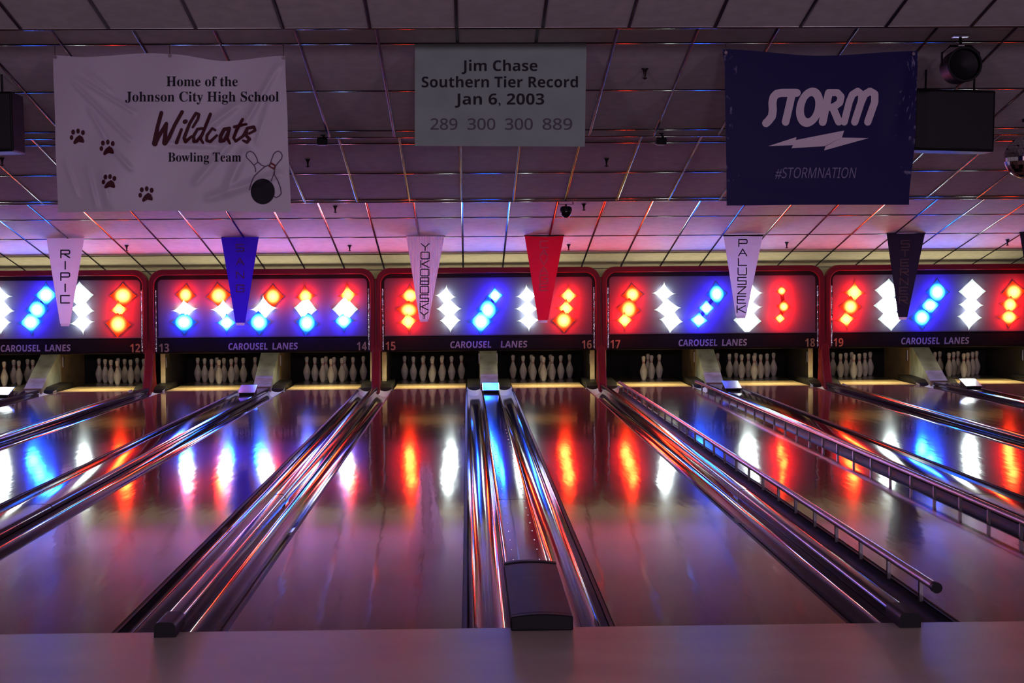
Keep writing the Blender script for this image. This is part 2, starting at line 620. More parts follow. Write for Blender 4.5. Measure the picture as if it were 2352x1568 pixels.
def gutter(x0, n, side, black=False):
    """x0: left edge. side: the side of its lane it lies on"""
    hw = G / 2 - .016
    lane_side = 1 if side == 'left' else -1     # lane is to the right of a left gutter
    cx = G / 2 - .010 * lane_side
    mb = MB()
    mb.prism([(cx + u, v - .012) for u, v in gutter_profile(hw, .085, .004)], 'y', .004, 16.5)
    g = mb.build('gutter', M['gutter_black'] if black else M['gutter'], loc=(x0, 0, 0), smooth=True, angle=50)
    tag(g, ('black bumper gutter' if black else 'shiny half round grey gutter') + ' on the %s side of lane %d' % (side, n), 'gutter', 'gutters beside the lanes')
    mb = MB()
    xa = G - .022 if lane_side > 0 else .002
    mb.box(xa, xa + .02, .004, 16.5, -.08, -.004)
    mb.build('edge_strip', M['rubber'], g)
    mb = MB()
    mb.prism([(cx + u, v - .006) for u, v in gutter_profile(hw + .004, .10, .014)], 'y', 16.5, 16.64)
    lo = [(cx - (hw + .012) * math.cos(math.pi * a / 12), .02 - .125 * math.sin(math.pi * a / 12) ** .8) for a in range(13)]
    hi_ = [(cx - (hw + .004) * math.cos(math.pi * a / 12), .03 - .062 * math.sin(math.pi * a / 12)) for a in range(12, -1, -1)]
    A = [mb.bm.verts.new((x, 16.46, z)) for x, z in lo]
    B = [mb.bm.verts.new((x, 16.68, z)) for x, z in hi_[::-1]]
    D = [mb.bm.verts.new((x, 16.70, z - .02)) for x, z in hi_[::-1]]
    for i in range(12):
        mb.bm.faces.new((A[i], A[i + 1], B[i + 1], B[i]))
        mb.bm.faces.new((B[i], B[i + 1], D[i + 1], D[i]))
    e = mb.build('end_section', M['gutter_pale'], g, smooth=True, angle=50)
    e['label'] = 'pale grey end section'
    mb = MB()
    pr = [(16.70, -.06), (16.76, .02), (16.90, .060), (17.3, .075), (17.75, .085), (17.75, -.12), (16.70, -.12)]
    mb.prism(pr, 'x', cx - hw, cx + hw)
    mb.build('pit_adaptor', M['rubber'], g, bevel=.012)
    return g


for n, x0, x1 in LANES:
    gutter(x0 - G, n, 'left', black=(n == 17))
    gutter(x1, n, 'right', black=(n == 17))

# ------------------------------------------------------------------ division cappings and ball tracks
DW = P - 2 * R - 2 * W - 2 * G


def round_bar(w, z0, z1, r):
    pr = [(-w / 2, z0)]
    for a in range(7):
        t = math.pi - math.pi / 2 * a / 6
        pr.append((-w / 2 + r + r * math.cos(t), z1 - r + r * math.sin(t)))
    for a in range(7):
        t = math.pi / 2 - math.pi / 2 * a / 6
        pr.append((w / 2 - r + r * math.cos(t), z1 - r + r * math.sin(t)))
    pr.append((w / 2, z0))
    return pr


for k in (-2, -1, 0, 1):
    X = (k + .5) * P
    a, b = PAIRS[k][1], PAIRS[k + 1][0]
    mb = MB()
    mb.prism(round_bar(.084, .0, .062, .026), 'y', .10, 16.55)
    o = mb.build('division_capping', M['capping'], loc=(X, 0, 0), smooth=True, angle=40)
    tag(o, 'long rounded metal capping between the gutters of lanes %d and %d' % (a, b), 'capping', 'division cappings')
    mb = MB()
    mb.prism(round_bar(.095, .001, .068, .024), 'y', -.115, .13)
    e = mb.build('end_cap', M['black'], o, smooth=True, angle=40); e['label'] = 'black plastic end cap'
    mb = MB()
    mb.prism(round_bar(.0875, -.03, .064, .026), 'y', 4.3, 4.5)
    e = mb.build('joint_sleeve', M['capping'], o, smooth=True, angle=40)

proto_screw = None
for k, (na, nb) in PAIRS.items():
    X = k * P
    tw = 2 * (R - G)
    mb = MB()
    pr = [(-tw / 2 + .01, -.05), (-tw / 2 + .01, .002), (-tw / 2 - .012, .002), (-tw / 2 - .012, .02)]
    for a in range(6):
        t = math.pi - math.pi / 2 * a / 5
        pr.append((-tw / 2 + .018 + .03 * math.cos(t), .022 + .024 * math.sin(t)))
    for a in range(6):
        t = math.pi / 2 - math.pi / 2 * a / 5
        pr.append((tw / 2 - .018 + .03 * math.cos(t), .022 + .024 * math.sin(t)))
    pr += [(tw / 2 + .012, .02), (tw / 2 + .012, .002), (tw / 2 - .01, .002), (tw / 2 - .01, -.05)]
    mb.prism(pr, 'y', 1.34 if k == 0 else .004, 4.02)
    mb.prism(pr, 'y', 4.04, 16.5)
    o = mb.build('ball_return_track', M['track'], loc=(X, 0, 0), smooth=True, angle=40)
    tag(o, 'shiny flat ball return track cover running between lanes %d and %d' % (na, nb), 'ball return track', 'ball return track covers')
    if k == 0:
        for i in range(24):
            for sx in (-1, 1):
                if proto_screw is None:
                    q = MB(); q.lathe([(.006, -.002), (.006, .002), (.003, .0035)], 10)
                    proto_screw = q.build('screw', M['screw'], o, loc=(sx * .072, 1.55 + i * .34, .046), smooth=True)
                else:
                    s2 = proto_screw.copy(); col.objects.link(s2)
                    s2.location = (sx * .072, 1.55 + i * .34, .046)
    # guard on the track near its far end: dark base under a bright sloping lid
    g = empty('ball_return_guard', (X, 15.1, .044))
    tag(g, {0: 'low shiny guard on the ball return track between lanes 15 and 16',
            -1: 'bright sloping guard on the track between lanes 13 and 14',
            -2: 'shiny sloping guard on the track between lanes 11 and 12',
            1: 'shiny sloping guard on the track between lanes 17 and 18',
            2: 'shiny sloping guard on the track between lanes 19 and 20'}[k], 'ball return guard', 'ball return guards')
    mb = MB()
    mb.prism([(-.15, 0), (.16, 0), (.16, .10), (-.15, .03)], 'x', -.10, .10)
    mb.build('base', M['black'], g, bevel=.006)
    mb = MB()
    mb.prism([(-.16, .036), (-.15, .041), (.15, .121), (.17, .124), (.17, .112), (.15, .109), (-.15, .029)], 'x', -.115, .115)
    mb.build('lid', M['guard'], g, bevel=.004)

# black cover over the near end of the middle track
mb = MB()
n = 10
pr = [(-.137, .0)]
for a in range(n + 1):
    u = -.137 + .274 * a / n
    pr.append((u, .060 + .012 * (1 - (2 * a / n - 1) ** 2)))
pr.append((.137, 0))
mb.prism(pr, 'y', -.02, 1.33)
cv = mb.build('track_end_cover', M['satin'], loc=(.012, 0, .004), smooth=True, angle=40)
tag(cv, 'long black cover over the near end of the middle ball track', 'track cover')
mb = MB()
pr2 = [(u * 1.02, v * 1.03) for u, v in pr]
mb.prism(pr2, 'y', -.075, .0)
mb.build('front_lip', M['black'], cv, loc=(0, 0, -.003), smooth=True, bevel=.006)
mb = MB()
mb.prism([(u * 1.01, v * 1.02 + .002) for u, v in pr], 'y', 1.30, 1.345)
mb.build('rear_lip', M['black'], cv, smooth=True)

# ------------------------------------------------------------------ bumper rails of lane 17
x17l, x17r = P - R - W, P - R
for X, side in ((x17l - .03, 'left'), (x17r + .035, 'right')):
    ya, yb = .30, 16.4
    o = empty('bumper_rail', (X, ya, 0))
    tag(o, 'raised pinkish bumper rail on posts along the %s edge of lane 17' % side, 'bumper rail', 'bumper rails of lane 17')
    mb = MB(); mb.tube([(0, 0, .105), (0, 8, .10), (0, yb - ya, .085)], .021, 14)
    mb.build('rail', M['rail'], o, smooth=True, angle=60)
    y = .25
    p0 = None
    while y < yb - ya:
        if p0 is None:
            q = MB(); q.box(-.009, .009, -.013, .013, -.012, .092)
            p0 = q.build('post', M['railpost'], o, loc=(0, y, 0))
        else:
            p = p0.copy(); col.objects.link(p); p.location = (0, y, 0)
        y += .61
    mb = MB(); mb.tube([(0, -.03, .105), (0, .01, .105)], .026, 14)
    mb.build('end_cap', M['black'], o, smooth=True, angle=60)

# ------------------------------------------------------------------ pin area: kickbacks, sloping covers
def kickback(X, yf, m, label, h=.62, edge=None):
    mb = MB()
    pr = [(yf, -.15), (19.3, -.15), (19.3, h), (yf + .10, h), (yf + .03, h - .04), (yf, h - .12)]
    mb.prism(pr, 'x', -.022, .022)
    o = mb.build('kickback_board', m, loc=(X, 0, 0), bevel=.004)
    tag(o, label, 'board', 'kickback boards beside the pin decks')
    if edge:
        mb = MB()
        mb.prism([(yf - .03, .02), (yf, .02), (yf, h - .12), (yf + .03, h - .04), (yf - .005, h - .03), (yf - .03, h - .12)], 'x', -.034, .034)
        e = mb.build('front_edge', edge, o, bevel=.006); e['label'] = 'cream front edge'
    q = MB()
    q.box(-.034, .034, yf + .10, yf + .18, .30, .46)
    q.build('bracket', M['steel'], o, bevel=.004)


for k, (na, nb) in PAIRS.items():
    c = k * P
    kickback(c - 1.575, 17.40, M['darkboard'], 'upright dark board with cream edge beside the pins, left of lane %d' % na, edge=M['cream'])
    kickback(c + 1.575, 17.40, M['darkboard'], 'upright dark board with cream edge beside the pins, right of lane %d' % nb, edge=M['cream'])
    kickback(c - .112, 17.75, M['brown'], 'upright tan board beside the pins, right of lane %d' % na)
    kickback(c + .112, 17.75, M['brown'], 'upright tan board beside the pins, left of lane %d' % nb)
    o = empty('sloping_cover', (c, 16.62, 0))
    tag(o, 'grey sloping cover panel between the pin decks of lanes %d and %d' % (na, nb), 'cover panel', 'sloping covers between pin decks')
    mb = MB(); mb.prism([(0, .05), (1.25, .63), (1.25, .60), (.04, .02)], 'x', -.13, .13)
    mb.build('top_panel', M['greyboard'], o, bevel=.004)
    for sx in (-1, 1):
        mb = MB(); mb.prism([(.04, -.1), (.04, .035), (1.25, .60), (1.25, -.1)], 'x', sx * .12 - .006, sx * .12 + .006)
        mb.build('side_panel', M['greyboard'], o)
    mb = MB(); mb.box(-.135, .135, -.06, .02, -.02, .06)
    e = mb.build('foot_bar', M['brown'], o, bevel=.005); e['label'] = 'brown foot bar'

# ------------------------------------------------------------------ pins
prof = [(.0258, 0), (.0286, .004), (.0360, .019), (.0440, .045), (.0495, .070), (.0560, .095), (.0600, .115), (.0605, .125),
        (.0590, .145), (.0545, .165), (.0480, .186), (.0395, .208), (.0310, .229), (.0255, .248), (.0232, .262), (.0228, .275),
        (.0240, .295), (.0275, .315), (.0305, .330), (.0323, .344), (.0318, .356), (.0285, .367), (.0225, .375), (.012, .380), (.003, .381)]
PINS = {1: (0, 0), 2: (-1, 1), 3: (1, 1), 4: (-2, 2), 5: (0, 2), 6: (2, 2), 7: (-3, 3), 8: (-1, 3), 9: (1, 3), 10: (3, 3)}
PNAME = {1: 'at the head', 2: 'second row left', 3: 'second row right', 4: 'third row left', 5: 'third row middle', 6: 'third row right',
         7: 'back row far left', 8: 'back row inner left', 9: 'back row inner right', 10: 'back row far right'}
mb = MB(); mb.lathe(prof, 24)
pin0 = mb.build('bowling_pin', M['pin'], smooth=True, angle=60)
first = True
for n, x0, x1 in LANES:
    xm = (x0 + x1) / 2
    for p, (a, b) in PINS.items():
        if n == 17 and p not in (1, 3, 6, 9):
            continue
        if n == 11 and p in (7, 4, 8, 2):
            continue
        o = pin0 if first else pin0.copy()
        if not first:
            col.objects.link(o)
        first = False
        o.location = (xm + a * .1524 + random.uniform(-.004, .004), 18.29 + b * .264, .0005)
        o.rotation_euler = (0, 0, random.uniform(0, 6))
        if n == 17:
            lb = {1: 'white bowling pin standing in front of the last three on lane 17', 3: 'white bowling pin, middle of the three behind on lane 17',
                  6: 'white bowling pin, rightmost of four left on lane 17', 9: 'white bowling pin half hidden behind the front pin on lane 17'}[p]
        else:
            lb = 'white bowling pin %s of the full rack on lane %d' % (PNAME[p], n)
        tag(o, lb, 'bowling pin', 'bowling pins on the pin decks')

# ------------------------------------------------------------------ masking units
LEDS = {
    -2: [('w', [(-3, 680), (0, 711), (0, 741)], 'www'), ('b', [(105, 677.5), (84.5, 711), (70, 739.6)], 'bbb'),
         ('w', [(183, 678), (188, 711), (188, 741)], 'www'), ('r', [(282, 679), (273, 711), (271, 744)], 'rrr'),
         ('r', [(-72, 680), (-78, 711), (-82, 741)], 'rrr')],
    -1: [('m', [(425.6, 677.5), (424, 711), (422.4, 739.6)], 'rwb'), ('m', [(502, 679), (512, 711), (520, 741)], 'rwb'),
         ('m', [(626.6, 680.7), (606, 709), (594.8, 739.6)], 'rwb'), ('m', [(701.5, 680.7), (701.5, 709), (704.7, 741)], 'rwb'),
         ('m', [(798.8, 677.5), (792.4, 710), (789, 736.5)], 'rwb')],
    0: [('r', [(942, 679), (938.5, 712), (937.5, 738)], 'rrr'), ('w', [(1023.6, 680), (1031, 709), (1034, 735.7)], 'www'),
        ('b', [(1137.4, 678.7), (1120.5, 711.4), (1104.7, 738)], 'bbb'), ('w', [(1211, 679), (1211, 709), (1214, 735.7)], 'www'),
        ('r', [(1306, 679), (1300, 708), (1295, 735.7)], 'rrr')],
    1: [('r', [(1453, 676.5), (1444, 710), (1435, 735)], 'rrr'), ('w', [(1525, 673.6), (1533.6, 709), (1542, 736)], 'www'),
        ('b', [(1646.5, 675), (1623, 707), (1605.5, 735)], 'bbb'), ('w', [(1728.7, 673.6), (1724, 707), (1717, 736)], 'www'),
        ('r', [(1796, 668), (1800.5, 704), (1792, 731)], 'rrr')],
    2: [('r', [(1963, 672), (1954, 704), (1944, 733)], 'rrr'), ('w', [(2040.5, 668), (2042, 701.5), (2046, 731)], 'www'),
        ('b', [(2153.5, 670.7), (2137, 701.5), (2118, 729)], 'bbb'), ('w', [(2234, 669), (2231, 700), (2228, 728)], 'www'),
        ('r', [(2329.5, 670.7), (2320.7, 700), (2318, 728)], 'rrr')],
}
CNAME = {'r': 'red', 'w': 'white', 'b': 'blue', 'm': 'red, white and blue'}


def star_mesh(e=.72, n=10, dome=.16):
    """four-pointed lens, bulging forward (-Y), radius 1"""
    mb = MB()
    N = 4 * n
    out = []
    for i in range(N):
        t = 2 * math.pi * i / N
        c_, s_ = math.cos(t), math.sin(t)
        x = math.copysign(abs(c_) ** (2 / e), c_)
        z_ = math.copysign(abs(s_) ** (2 / e), s_)
        out.append((x, z_))
    rings = []
    fr = [1.0, .8, .6, .4, .2]
    for f in fr:
        rings.append([mb.bm.verts.new((x * f, -dome * (1 - f * f) - .02, z_ * f)) for x, z_ in out])
    ctr = mb.bm.verts.new((0, -dome - .02, 0))
    back = [mb.bm.verts.new((x, .02, z_)) for x, z_ in out]
    for A, B in zip([back] + rings, rings):
        for i in range(N):
            j = (i + 1) % N
            mb.bm.faces.new((A[i], A[j], B[j], B[i]))
    for i in range(N):
        mb.bm.faces.new((rings[-1][i], rings[-1][(i + 1) % N], ctr))
    mb.bm.faces.new(back[::-1])
    bmesh.ops.recalc_face_normals(mb.bm, faces=mb.bm.faces)
    me = bpy.data.meshes.new('led_lamp')
    mb.bm.to_mesh(me)
    mb.bm.free()
    for p in me.polygons:
        p.use_smooth = True
    return me


STAR = {}
for k_ in 'rwb':
    STAR[k_] = []
    for e_ in (.60, .74, .92):
        me_ = star_mesh(e_)
        me_.materials.append(M['led_' + k_])
        STAR[k_].append(me_)

lamp_data = {}


def halo_lamp(k, parent, loc, power):
    """light a diode throws back on its own panel"""
    if k not in lamp_data:
        l = bpy.data.lights.new('led_spill', 'AREA')
        l.shape = 'DISK'
        l.size = .10
        l.energy = power
        l.color = HALO_COL[k]
        lamp_data[k] = l
    o = bpy.data.objects.new('led_spill', lamp_data[k])
    col.objects.link(o)
    o.parent = parent
    o.location = loc
    o.rotation_euler = (math.radians(90), 0, 0)


HW = P / 2 - .012
ZT, ZB, ZF = 1.775, .541, .785


def rounded_frame(hw, zb, zt, r, n=8):
    """outline, open at the bottom: from bottom left up and over to bottom right"""
    pts = [(-hw, zb)]
    for a in range(n + 1):
        t = math.pi - math.pi / 2 * a / n
        pts.append((-hw + r + r * math.cos(t), zt - r + r * math.sin(t)))
    for a in range(n + 1):
        t = math.pi / 2 - math.pi / 2 * a / n
        pts.append((hw - r + r * math.cos(t), zt - r + r * math.sin(t)))
    pts.append((hw, zb))
    return pts


def band(mb, A, B, y0, y1):
    """solid band between two open outlines of equal length, from y0 to y1"""
    n = len(A)
    a0 = [mb.bm.verts.new((x, y0, z)) for x, z in A]; a1 = [mb.bm.verts.new((x, y1, z)) for x, z in A]
    b0 = [mb.bm.verts.new((x, y0, z)) for x, z in B]; b1 = [mb.bm.verts.new((x, y1, z)) for x, z in B]
    for i in range(n - 1):
        j = i + 1
        for q in ((a0[i], a0[j], b0[j], b0[i]), (a1[j], a1[i], b1[i], b1[j]), (a0[j], a0[i], a1[i], a1[j]), (b0[i], b0[j], b1[j], b1[i])):
            mb.bm.faces.new(q)
    for i in (0, n - 1):
        mb.bm.faces.new((a0[i], b0[i], b1[i], a1[i]))


for k, (na, nb) in PAIRS.items():
    c = k * P
    u = empty('masking_unit', (c, YM, 0))
    tag(u, 'red framed masking panel numbered %d and %d with %s' % (na, nb, 'lights red over white over blue' if k == -1 else 'red, white and blue light columns'),
        'masking unit', 'masking units over the pins')
    mb = MB()
    band(mb, rounded_frame(HW, ZB, ZT, .20), rounded_frame(HW - .07, ZB, ZT - .085, .15), -.10, .06)
    mb.build('frame', M['red'], u, smooth=True, angle=40, bevel=.012)
    mb = MB()
    band(mb, rounded_frame(HW - .068, ZB, ZT - .083, .15), rounded_frame(HW - .115, ZB, ZT - .148, .06), -.03, .05)  # black side jambs; the top band puts recess shade into the colour
    e = mb.build('inner_frame', M['jamb'], u, smooth=True, angle=40); e['label'] = 'dark inner frame'
    mb = MB(); mb.box(-HW + .10, HW - .10, 0, .03, ZF - .02, ZT - .12)
    mb.build('display_panel', M['panel'], u)
    mb = MB(); mb.prism([(-.035, ZF), (-.030, ZB + .03), (-.02, ZB), (.05, ZB), (.05, ZF)], 'x', -HW + .07, HW - .07)
    mb.build('lower_fascia', M['fascia'], u, bevel=.006)
    mb = MB(); mb.box(-HW + .11, HW - .11, -.042, -.004, ZF - .012, ZF + .006)
    mb.build('ledge', M['panel'], u)
    for sx in (-1, 1):
        mb = MB(); mb.box(sx * (HW - .092) - .009, sx * (HW - .092) + .009, -.062, -.025, ZB + .03, ZT - .30)
        e = mb.build('side_strip', M['chrome'], u); e['label'] = 'chrome strip'
    # name and lane numbers on the fascia
    fy = lambda z: -.030 - (z - ZB - .03) * (.005 / (ZF - ZB - .03)) - .002
    fm = lambda x, z: (x, fy(z), z)
    mb = MB()
    lw = 1.14 if k == 0 else 1.02
    wg = .36 if k == 0 else .34
    zc = .640
    word = lambda s, cx, wd: put_text(mb, sans(s), cx, zc - .05, wd, fm, height=.098, bold=.004, shear=.08)
    gap = .14 if k == 0 else .07
    w1 = (lw - gap) * 8 / 13.2
    w2 = (lw - gap) - w1
    word('CAROUSEL', -lw / 2 + w1 / 2, w1)
    mb.build('lettering', M['lettering'], u, recalc=False)
    mb = MB()
    word('LANES', lw / 2 - w2 / 2, w2)
    mb.build('lettering', M['lettering'], u, recalc=False)
    for num, xx in ((na, -HW + .20), (nb, HW - .20)):
        mb = MB(); put_text(mb, sans(str(num)), xx, .565, .145, fm, height=.125)
        mb.build('lane_number', M['gold'], u, recalc=False)
    # light columns
    for ci, (kind, pts, cols) in enumerate(LEDS[k]):
        W3 = [at(px, py, YM - .04) for px, py in pts]
        L3 = [Vector((p.x - c, 0, p.z)) for p in W3]
        if L3[1].x < -HW + .1:
            L3 = [Vector((max(p.x, -HW + .19), 0, p.z)) for p in L3]
        mb = MB(); mb.stroke([(p.x, p.z) for p in L3], .05, lambda x, z: (x, -.012, z))
        st = mb.build('led_column', M['jamb'], u, recalc=False)
        st['label'] = 'column of three %s lights' % CNAME[kind]
        for i, (p, cc) in enumerate(zip(L3, cols)):
            o = bpy.data.objects.new('led_lamp', random.choice(STAR[cc]))
            col.objects.link(o)
            o.parent = st
            rr = random.uniform(.150, .185)
            if cc == 'w':
                rr *= 1.12
            if k == 1 and ci == 4:
                rr *= .55
            o.location = (p.x, -.02 - i * .004, p.z)
            o.scale = (rr * random.uniform(.92, 1.15), .07, rr * random.uniform(.95, 1.12))
            o.rotation_euler = (0, random.uniform(-.12, .12), 0)
            if kind == 'm':
                o['label'] = CNAME[cc] + ' light'
            halo_lamp(cc, st, (p.x, -.13, p.z), HALO_W[cc])

# red posts where two units meet
for k in (-3, -2, -1, 0, 1, 2):
    X = (k + .5) * P
    if k in (-3, 2):
        continue
    mb = MB()
    prof = [(16.80, 1.62), (16.80, .9), (16.74, .45), (16.62, .18), (16.46, -.06), (17.05, -.06), (16.97, .25), (16.95, 1.62)]
    mb.prism(prof, 'x', -.062, .062)
    o = mb.build('red_post', M['redpost'], loc=(X, 0, 0), bevel=.018, smooth=True)
    tag(o, 'red post flaring to the floor between mask numbers %d and %d' % (PAIRS[k][1], PAIRS[k + 1][0]), 'post', 'red posts between the masks')

mb = MB(); mb.box(XL, XR, 17.42, 17.52, 1.50, 1.60)
tag(mb.build('trim_1', M['darkboard']), 'dark beam behind the masks', None, None, 'structure')

# fluorescent fittings behind the fascias, over the pin decks
pl = bpy.data.lights.new('pin_light', 'AREA')
pl.shape = 'RECTANGLE'; pl.size = .95; pl.size_y = .10; pl.energy = PINLIGHT_W; pl.color = (1.0, .86, .50); pl.spread = math.radians(125)
M['tube'] = mat('warm_tube', (.8, .8, .7), .5, emit=(1.0, .72, .30), estr=.55)
for n, x0, x1 in LANES:
    xm = (x0 + x1) / 2
    o = empty('pin_light', (xm, 17.02, .60))
    tag(o, 'warm lit strip light behind the black fascia over lane %d' % n, 'light fitting', 'pin deck lights')
    mb = MB(); mb.box(-.50, .50, -.128, .07, .0, .05)
    mb.box(-.50, .50, .07, .90, .03, .05)
    mb.build('housing', M['white_plastic'], o)
    mb = MB()
    for sx in (-1, 1):
        mb.tube([(sx * .42, .45, .04), (sx * .42, .45, 1.50 - .60 + .01)], .008, 8)
    mb.build('hanger', M['steel'], o, smooth=True)
    mb = MB(); mb.box(-.50, .50, .86, .885, -.095, .03)  # pinsetter sweep board, attached here to show as a stripe mirrored in the lane
    e = mb.build('reflector_board', M['cream'], o); e['label'] = 'cream board hanging at the back of the fitting'
    mb = MB(); mb.prism([(-.045, .0), (-.03, -.025), (.04, -.03), (.06, .0)], 'x', -.48, .48)
    mb.build('diffuser', M['tube'], o)
    l = bpy.data.objects.new('pin_lamp', pl)
    col.objects.link(l); l.parent = o
    l.location = (0, .01, -.05); l.rotation_euler = (math.radians(12), 0, 0)

# work lights behind the masks: warm light on the ceiling there
bl = bpy.data.lights.new('work_light', 'AREA')
bl.shape = 'RECTANGLE'; bl.size = 2.6; bl.size_y = .2; bl.energy = BACKLIGHT_W; bl.color = (1.0, .86, .46)
for k in PAIRS:
    l = bpy.data.objects.new('work_light', bl)
    col.objects.link(l)
    l.location = (k * P, 17.2, 1.15); l.rotation_euler = (math.radians(180), 0, 0)

# ------------------------------------------------------------------ banners under the second ceiling section
YB = 5.44


def lerp(a, b, t):
    return a + (b - a) * t


def curve1(pts, t):
    """piecewise smooth curve through (t, value)"""
    for (a, va), (b, vb) in zip(pts, pts[1:]):
        if t <= b or b == pts[-1][0]:
            k = max(0, min(1, (t - a) / (b - a)))
            k = k * k * (3 - 2 * k)
            return lerp(va, vb, k)


def ridge(px, py, segs):
    d = 0
    for x0, y0, x1, y1, wd, am in segs:
        dx, dy = x1 - x0, y1 - y0
        L2 = dx * dx + dy * dy
        t = ((px - x0) * dx + (py - y0) * dy) / L2
        tc_ = max(0, min(1, t))
        q = math.hypot(px - x0 - tc_ * dx, py - y0 - tc_ * dy)
        if q < 4 * wd:
            d += am * math.exp(-(q / wd) ** 2) * (math.sin(math.pi * min(1, max(0, .08 + .84 * tc_))) ** .5)
    return d


def sheet(name, m, edges, nx, ny, disp, Y, smooth=True):
    """cloth or vinyl sheet between four edge curves measured on the photo, hung at depth Y"""
    top, bot, lef, rig = edges
    mb = MB()
    V = []
    for j in range(ny + 1):
        v = j / ny
        row = []
        for i in range(nx + 1):
            u = i / nx
            x = lerp(curve1(lef, v), curve1(rig, v), u)
            y = lerp(curve1(top, u), curve1(bot, u), v)
            row.append(mb.bm.verts.new(at(x, y, Y - disp(x, y))))
        V.append(row)
    for j in range(ny):
        for i in range(nx):
            mb.bm.faces.new((V[j][i], V[j + 1][i], V[j + 1][i + 1], V[j][i + 1]))
    return mb.build(name, m, smooth=smooth, angle=80, recalc=False)


def serif(t):
    r = ''
    for ch in t:
        if 'A' <= ch <= 'Z':
            r += chr(0x1D400 + ord(ch) - 65)
        elif 'a' <= ch <= 'z':
            r += chr(0x1D41A + ord(ch) - 97)
        else:
            r += ch
    return r


# --- white school banner
SEG1 = [(178, 178, 308, 258, 3.2, 0.020), (168, 190, 298, 322, 3.2, 0.024), (204, 250, 247, 325, 3.0, 0.020), (262, 345, 300, 388, 3.5, 0.020),
        (195, 160, 260, 215, 4, 0.010), (640, 150, 560, 290, 5, 0.020), (560, 290, 450, 420, 7, 0.014), (545, 240, 480, 290, 6, 0.015),
        (620, 230, 590, 330, 5, 0.010), (200, 385, 222, 475, 3.5, 0.017), (235, 400, 250, 470, 8, 0.017), (150, 370, 178, 450, 4, 0.010),
        (560, 350, 520, 440, 9, 0.020), (640, 400, 480, 455, 8, 0.014), (390, 330, 510, 335, 6, 0.010)]


def disp1(x, y):
    return ridge(x, y, SEG1) + .010 * math.sin((x - 120) / 85.0) * math.sin((y - 110) / 140.0) + .004 * math.sin(x / 37.0 + y / 61.0)


ed1 = ([(0, 127), (.13, 131), (.42, 122), (.5, 124), (.74, 140), (1, 128)], [(0, 487), (.5, 484), (1, 487)],
       [(0, 122), (.5, 127), (1, 133)], [(0, 655), (.5, 661), (1, 668)])
b1 = sheet('school_banner', M['white_vinyl'], ed1, 110, 76, disp1, YB)
tag(b1, 'white creased vinyl banner with maroon script and paw prints hanging from the ceiling', 'banner')
f1 = lambda x, y: at(x, -y, YB - disp1(x, -y) - .008)


def part_strokes(name, m, parent, strokes, mapf, label=None):
    mb = MB()
    for pts, wd in strokes:
        mb.stroke(pts, wd, mapf)
    o = mb.build(name, m, parent, recalc=False)
    if label:
        o['label'] = label
    return o


def part_text(parent, m, s, cx, base, width, cap, mapf, bold=0.0, shear=0.0, label=None, conv=None):
    """one line of lettering; every word a part of its own"""
    conv = conv or (lambda t: t)
    ext = lambda t: (lambda v: (min(p[0] for p in v), max(p[0] for p in v), max(p[1] for p in v)))(text_mesh(conv(t), bold, shear)[0])
    f0, f1_, ftop = ext(s)
    k = width / (f1_ - f0)
    ws = s.split(' ')
    for i, w_ in enumerate(ws):
        p0, p1, _ = ext(' '.join(ws[:i + 1]))
        w0, w1, wtop = ext(w_)
        c_ = cx - width / 2 + ((p1 - p0) - (w1 - w0) / 2) * k
        mb = MB()
        put_text(mb, conv(w_), c_, -base, (w1 - w0) * k, mapf, height=cap * wtop / ftop, bold=bold, shear=shear)
        o = mb.build('lettering', m, parent, recalc=False)
        if label:
            o['label'] = label


part_text(b1, M['print_black'], 'Home of the', 464, 198, 164, 23, f1, conv=serif, label='bold black serif line, topmost')
part_text(b1, M['print_black'], 'Johnson City High School', 464, 233, 353, 23, f1, conv=serif, label='bold black serif line, second')
part_text(b1, M['print_black'], 'Bowling Team', 470, 371, 168, 21, f1, conv=serif, label='bold black serif line under the script')
z5 = lambda pts: [(320 + x / 6.918, -(230 + y / 6.918)) for x, y in pts]
k5 = 1 / 6.918
WILD = [([(350, 200), (290, 420), (245, 690)], [62, 62, 92]), ([(245, 690), (300, 590), (430, 370)], [80, 62, 56]),
        ([(430, 370), (415, 500), (405, 680)], [56, 62, 86]), ([(405, 680), (470, 600), (560, 400), (680, 185)], [80, 62, 58, 58]),
        ([(670, 465), (590, 675)], [46, 56]), ([(722, 345), (738, 335)], [70, 66]),
        ([(850, 430), (930, 300), (948, 225), (900, 208), (800, 370), (712, 600), (735, 660), (830, 575)], [40, 46, 46, 50, 50, 56, 56, 40]),
        ([(1005, 448), (925, 460), (862, 570), (868, 655), (915, 655), (985, 555)], [44, 46, 50, 56, 50, 40]),
        ([(1130, 222), (1050, 420), (972, 610), (1012, 678)], [52, 50, 48, 36]),
        ([(1205, 475), (1160, 448), (1075, 560), (1070, 640), (1128, 660), (1232, 560)], [40, 40, 46, 46, 50, 40]),
        ([(1420, 450), (1350, 462), (1292, 570), (1290, 650), (1350, 640), (1425, 480)], [58, 58, 62, 66, 56, 50]),
        ([(1432, 445), (1395, 600), (1440, 688)], [54, 54, 38]),
        ([(1642, 305), (1545, 480), (1500, 600), (1532, 652)], [46, 52, 48, 40]), ([(1512, 425), (1700, 382)], [50, 42]),
        ([(1532, 655), (1650, 570), (1722, 445), (1820, 425), (1842, 478), (1745, 532)], [42, 46, 50, 50, 44, 38]),
        ([(1712, 450), (1698, 560), (1752, 620), (1712, 668), (1648, 640)], [48, 50, 52, 52, 36])]
part_strokes('lettering', M['print_maroon'], b1, [(z5(p), [v * k5 for v in wd]) for p, wd in WILD], f1, 'maroon brush script')
